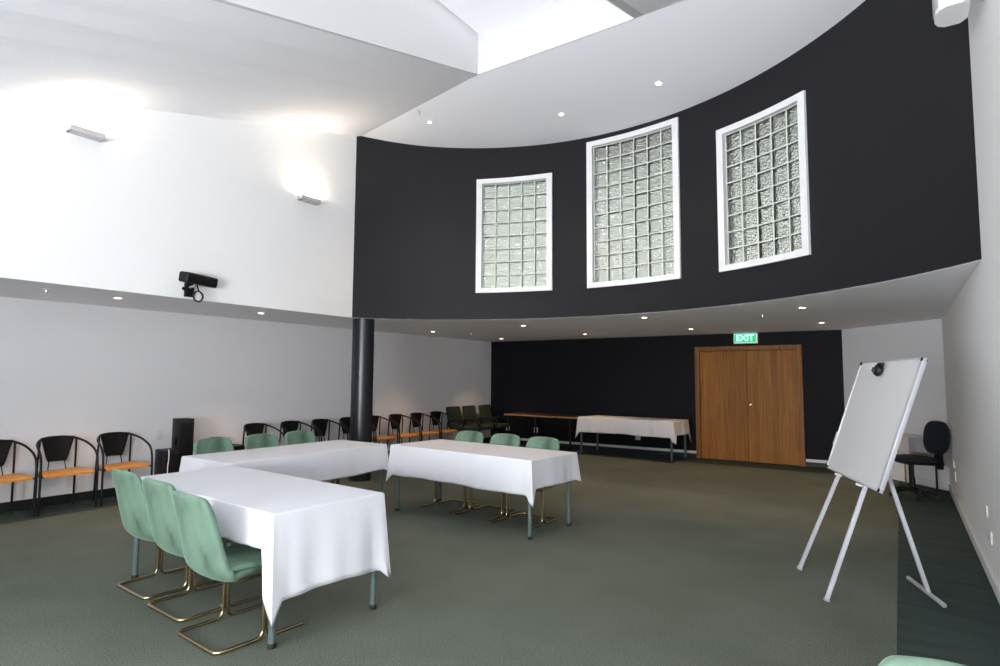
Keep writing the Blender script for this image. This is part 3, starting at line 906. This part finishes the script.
# wall uplights
def uplight(label, y, z):
    t = thing('wall_uplight', label, 'wall light', (XU, y, z), R(90), 'wall uplights')
    b = MB()
    b.box((0, -.115, 0), (.30, .008, .060), bev=.002); b.box((0, -.060, -.027), (.30, .115, .006))
    b.box((-.147, -.060, 0), (.006, .115, .060)); b.box((.147, -.060, 0), (.006, .115, .060))
    b.build('housing', 'fixture_grey', t, smooth=False)
    MB().box((0, -.011, -.005), (.12, .022, .045), bev=.003).build('wall_bracket', 'white_plastic', t)
    MB().tube([(-.09, -.06, .0), (.09, -.06, .0)], .008, 8).build('lamp_tube', 'uplight_glow', t)
    ld = bpy.data.lights.new('uplight_lamp', 'AREA'); ld.shape = 'RECTANGLE'; ld.size = .26; ld.size_y = .08
    ld.energy = 2.6 if y < 4 else 6; ld.color = (1, .86, .66)
    lo = bpy.data.objects.new('uplight_lamp', ld); COL.objects.link(lo); lo.parent = t; lo.location = (0, -.06, .034); lo.rotation_euler = (R(180), 0, 0)
    return t
uplight('white wall uplight nearest the left edge of the photo', 2.43, 3.93)
uplight('white wall uplight nearer the charcoal curved wall', 5.12, 3.945)

# sensor bar camera on bracket
t = thing('wall_camera', 'black camera bar on a bracket low on the upper left wall', 'camera', (XU, 3.55, 2.56), R(90))
MB().box((0, -.018, -.06), (.10, .036, .16), bev=.004).build('wall_bracket', 'black_metal', t)
rb = Matrix.Rotation(R(20), 3, 'Z') @ Matrix.Rotation(R(8), 3, 'X')
MB().box((.035, -.15, .050), (.47, .13, .115), rot=rb, bev=.02, seg=3).build('camera_body', 'black_plastic', t)
for q in (.02, .09, .15):
    MB().lathe([(.022, 0), (.024, .006), (.016, .010), (0, .008)], Vector((.02, -.15, .055)) + rb @ Vector((q, -.048, 0)), 14, rb @ Matrix.Rotation(R(90), 3, 'X')).build('lens', 'lens_glass', t)
MB().tube([(0, -.03, -.03), (.015, -.10, -.02), (.02, -.14, .03)], .014, 9).build('mount_arm', 'grey_metal', t)
MB().lathe([(.0, 0), (.018, 0), (.020, .02), (0, .025)], (-.05, -.02, -.05), 12, Matrix.Rotation(R(-90), 3, 'Y')).tube([(-.05, -.02, -.05), (-.085, -.03, -.05)], .008, 8).build('clamp_knob', 'black_plastic', t)
lp = [(.03, -.12, .01), (.05, -.115, -.05)] + [(.05 + .055 * math.sin(a), -.115 - .01 * a / 6, -.135 + .058 * math.cos(a)) for a in [i * 2 * PI / 16 for i in range(1, 31)]]
MB().tube(spline(lp, 3), .008, 7).build('cable_loop', 'black_rubber', t)

# white speaker high on the right wall
t = thing('wall_loudspeaker', 'white loudspeaker high on the right wall at the top edge of the photo', 'loudspeaker', (XR, 4.50, 3.80), R(-90))
pf = [(-.13, -.12), (-.13, -.20), (-.10, -.235), (-.05, -.255), (.05, -.255), (.10, -.235), (.13, -.20), (.13, -.12), (.08, -.085), (-.08, -.085)]
MB().prism(pf, .0, .40).build('cabinet', 'white_plastic', t, angle=50)
MB().prism([(x * .86, y - .006 if y < -.23 else y * .99) for x, y in pf[1:7]], .03, .37).build('grille', 'grey_metal', t, angle=50)
MB().box((0, -.012, .13), (.09, .024, .14), bev=.004).box((0, -.06, .13), (.03, .10, .03)).build('wall_bracket', 'cream_plastic', t)

# downlights
def make_down():
    t = thing('downlight', 'x', 'downlight', group='recessed downlights')
    MB().lathe([(.056, -.004), (.058, -.002), (.058, .0), (.040, .0), (.038, -.003), (.040, -.005), (.056, -.004)], (0, 0, 0), 20).build('trim_ring', 'white_plastic', t)
    MB().lathe([(.038, -.001), (.030, -.004), (0, -.005)], (0, 0, 0), 18).build('lamp_lens', 'lamp_glow', t)
    ld = bpy.data.lights.new('downlight_lamp', 'SPOT'); ld.energy = 48; ld.spot_size = R(85); ld.spot_blend = .7; ld.shadow_soft_size = .04; ld.color = (1, .66, .36)
    lo = bpy.data.objects.new('downlight_lamp', ld); COL.objects.link(lo); lo.parent = t; lo.location = (0, 0, -.012)
    return t
dn = make_down()
DN = [(-7.30, 3.082, 'downlight in the soffit along the left wall, left of the camera bar'),
      (-7.30, 4.893, 'downlight in the soffit along the left wall, right of the camera bar'),
      (-7.34, 8.59, 'downlight in the soffit along the left wall, right of the column'),
      (-7.32, 10.9, 'downlight in the soffit at the back left corner'),
      (-5.18, 8.365, 'soffit downlight below the left glass block window'),
      (-5.12, 10.58, 'soffit downlight in the back row, above the bare wooden-edged table'),
      (-3.00, 8.13, 'soffit downlight below the tall middle glass block window'),
      (-3.00, 10.42, 'soffit downlight in the back row, just left of the EXIT sign'),
      (-.95, 7.97, 'soffit downlight below the right glass block window'),
      (-.962, 10.2, 'soffit downlight in the back row, right of the wooden door')]
k = 0
for x, y, lab in DN:
    place(dn, k == 0, (x, y, ZS), 0, lab); k += 1
for x, y, lab in [(-5.415, 6.193, 'high ceiling downlight nearest the upper left wall'), (-3.643, 6.841, 'high ceiling downlight in the middle of three above the curved wall'), (-2.268, 6.721, 'high ceiling downlight above the right glass block window')]:
    o = place(dn, False, (x, y, zr(x, y)), 0, lab)
    o.rotation_euler = (-.086, .014, 0)

# sprinklers and ceiling sensor
def make_spr():
    t = thing('sprinkler_head', 'x', 'sprinkler', group='ceiling sprinklers')
    MB().lathe([(.034, 0), (.034, -.006), (.014, -.010)], (0, 0, 0), 16).build('ceiling_plate', 'white_plastic', t)
    MB().lathe([(.011, -.008), (.011, -.03), (.006, -.045), (.020, -.047), (.020, -.050), (0, -.051)], (0, 0, 0), 14).build('nozzle', 'chrome', t)
    return t
sp = make_spr()
for i, (x, y, lab) in enumerate([(-7.16, 2.36, 'small sprinkler head in the soffit near the left edge of the photo'), (-6.86, 9.155, 'small sprinkler head in the soffit right of the column'), (-1.506, 8.557, 'small sprinkler head in the soffit above the EXIT sign')]):
    place(sp, i == 0, (x, y, ZS), 0, lab)
x, y = -5.33, 5.87
t = thing('ceiling_sensor', 'tiny grey sensor on the ceiling fold above the upper left wall', 'sensor', (x, y, zr(x, y)))
MB().lathe([(.022, .0), (.022, -.01), (.012, -.014)], (0, 0, 0), 12).build('base', 'white_plastic', t)
MB().tube([(0, 0, -.01), (.02, -.01, -.05), (.05, -.03, -.075)], .009, 8).build('stem', 'grey_metal', t)

# ------------------------------------------------------------------ light
w = bpy.data.worlds.new('World'); SC.world = w; w.use_nodes = True
bg = w.node_tree.nodes['Background']
nt = w.node_tree
tcw = nt.nodes.new('ShaderNodeTexCoord'); sp_ = nt.nodes.new('ShaderNodeSeparateXYZ'); rp = nt.nodes.new('ShaderNodeValToRGB')
nt.links.new(tcw.outputs['Generated'], sp_.inputs[0]); nt.links.new(sp_.outputs['Z'], rp.inputs['Fac'])
for p_, c_ in ((-.2, (.10, .11, .09, 1)), (.015, (.16, .18, .15, 1)), (.05, (1.3, 1.3, 1.28, 1)), (.19, (1.1, 1.12, 1.1, 1)), (.28, (.5, .54, .51, 1)), (.42, (.20, .23, .21, 1)), (.8, (.34, .38, .37, 1))):
    el = rp.color_ramp.elements.new(max(0, p_)) if p_ > 0 else rp.color_ramp.elements[0]
    el.color = c_
rp.color_ramp.elements[len(rp.color_ramp.elements) - 1].color = (.34, .38, .37, 1)
nt.links.new(rp.outputs['Color'], bg.inputs[0]); bg.inputs[1].default_value = 0.66
def area(name, loc, target, sx, sy, power, col, spread=180):
    ld = bpy.data.lights.new(name, 'AREA'); ld.shape = 'RECTANGLE'; ld.size = sx; ld.size_y = sy; ld.energy = power; ld.color = col; ld.spread = R(spread)
    o = bpy.data.objects.new(name, ld); COL.objects.link(o); o.location = loc
    o.rotation_euler = (Vector(target) - Vector(loc)).to_track_quat('-Z', 'Y').to_euler()
    return o
area('daylight_rear_window', ((RX0 + RX1) / 2, YR + .05, (RZ0 + RZ1) / 2), ((RX0 + RX1) / 2, 4, 6.5), RX1 - RX0 - .2, RZ1 - RZ0 - .2, 330, (.94, .965, 1), 130)  # fill light set in the added rear window, tilted up to the ceiling
area('daylight_side_window', (XR - .05, (WY0 + WY1) / 2, (WZ0 + WZ1) / 2), (-4, (WY0 + WY1) / 2 + 2.2, 5.0), WY1 - WY0 - .1, WZ1 - WZ0 - .1, 75, (.93, .96, 1))  # fill light set in the added side window
area('daylight_skylight', ((OX0 + OX1) / 2, 3.3, WT - .03), ((OX0 + OX1) / 2, 3.3, 0), OX1 - OX0 - .1, 4.2, 10, (.93, .96, 1))

# ------------------------------------------------------------------ camera
F_, PITCH, YAW, ROLL = 591.23, .076105, .593887, .006236
fw_ = Vector((-math.sin(YAW) * math.cos(PITCH), math.cos(YAW) * math.cos(PITCH), math.sin(PITCH)))
rt = Vector((math.cos(YAW), math.sin(YAW), 0)); uu = rt.cross(fw_)
r2 = rt * math.cos(ROLL) + uu * math.sin(ROLL); u2 = -rt * math.sin(ROLL) + uu * math.cos(ROLL)
cd = bpy.data.cameras.new('Camera'); cam = bpy.data.objects.new('Camera', cd); COL.objects.link(cam)
cd.sensor_width = 36; cd.lens = F_ * 36 / 1000; cd.clip_start = .02
mw = Matrix((r2, u2, -fw_)).transposed().to_4x4(); mw.translation = (0, 0, 1.5225)
cam.matrix_world = mw
SC.camera = cam

vs = SC.view_settings
SC.display_settings.display_device = 'sRGB'
vs.view_transform = 'Standard'; vs.look = 'None'; vs.gamma = 1; vs.exposure = EXPO; vs.use_curve_mapping = False
SC.cycles.use_denoising = True
SC.cycles.max_bounces = 10; SC.cycles.diffuse_bounces = 7
SC.cycles.caustics_refractive = False; SC.cycles.caustics_reflective = False
SC.cycles.sample_clamp_indirect = 6
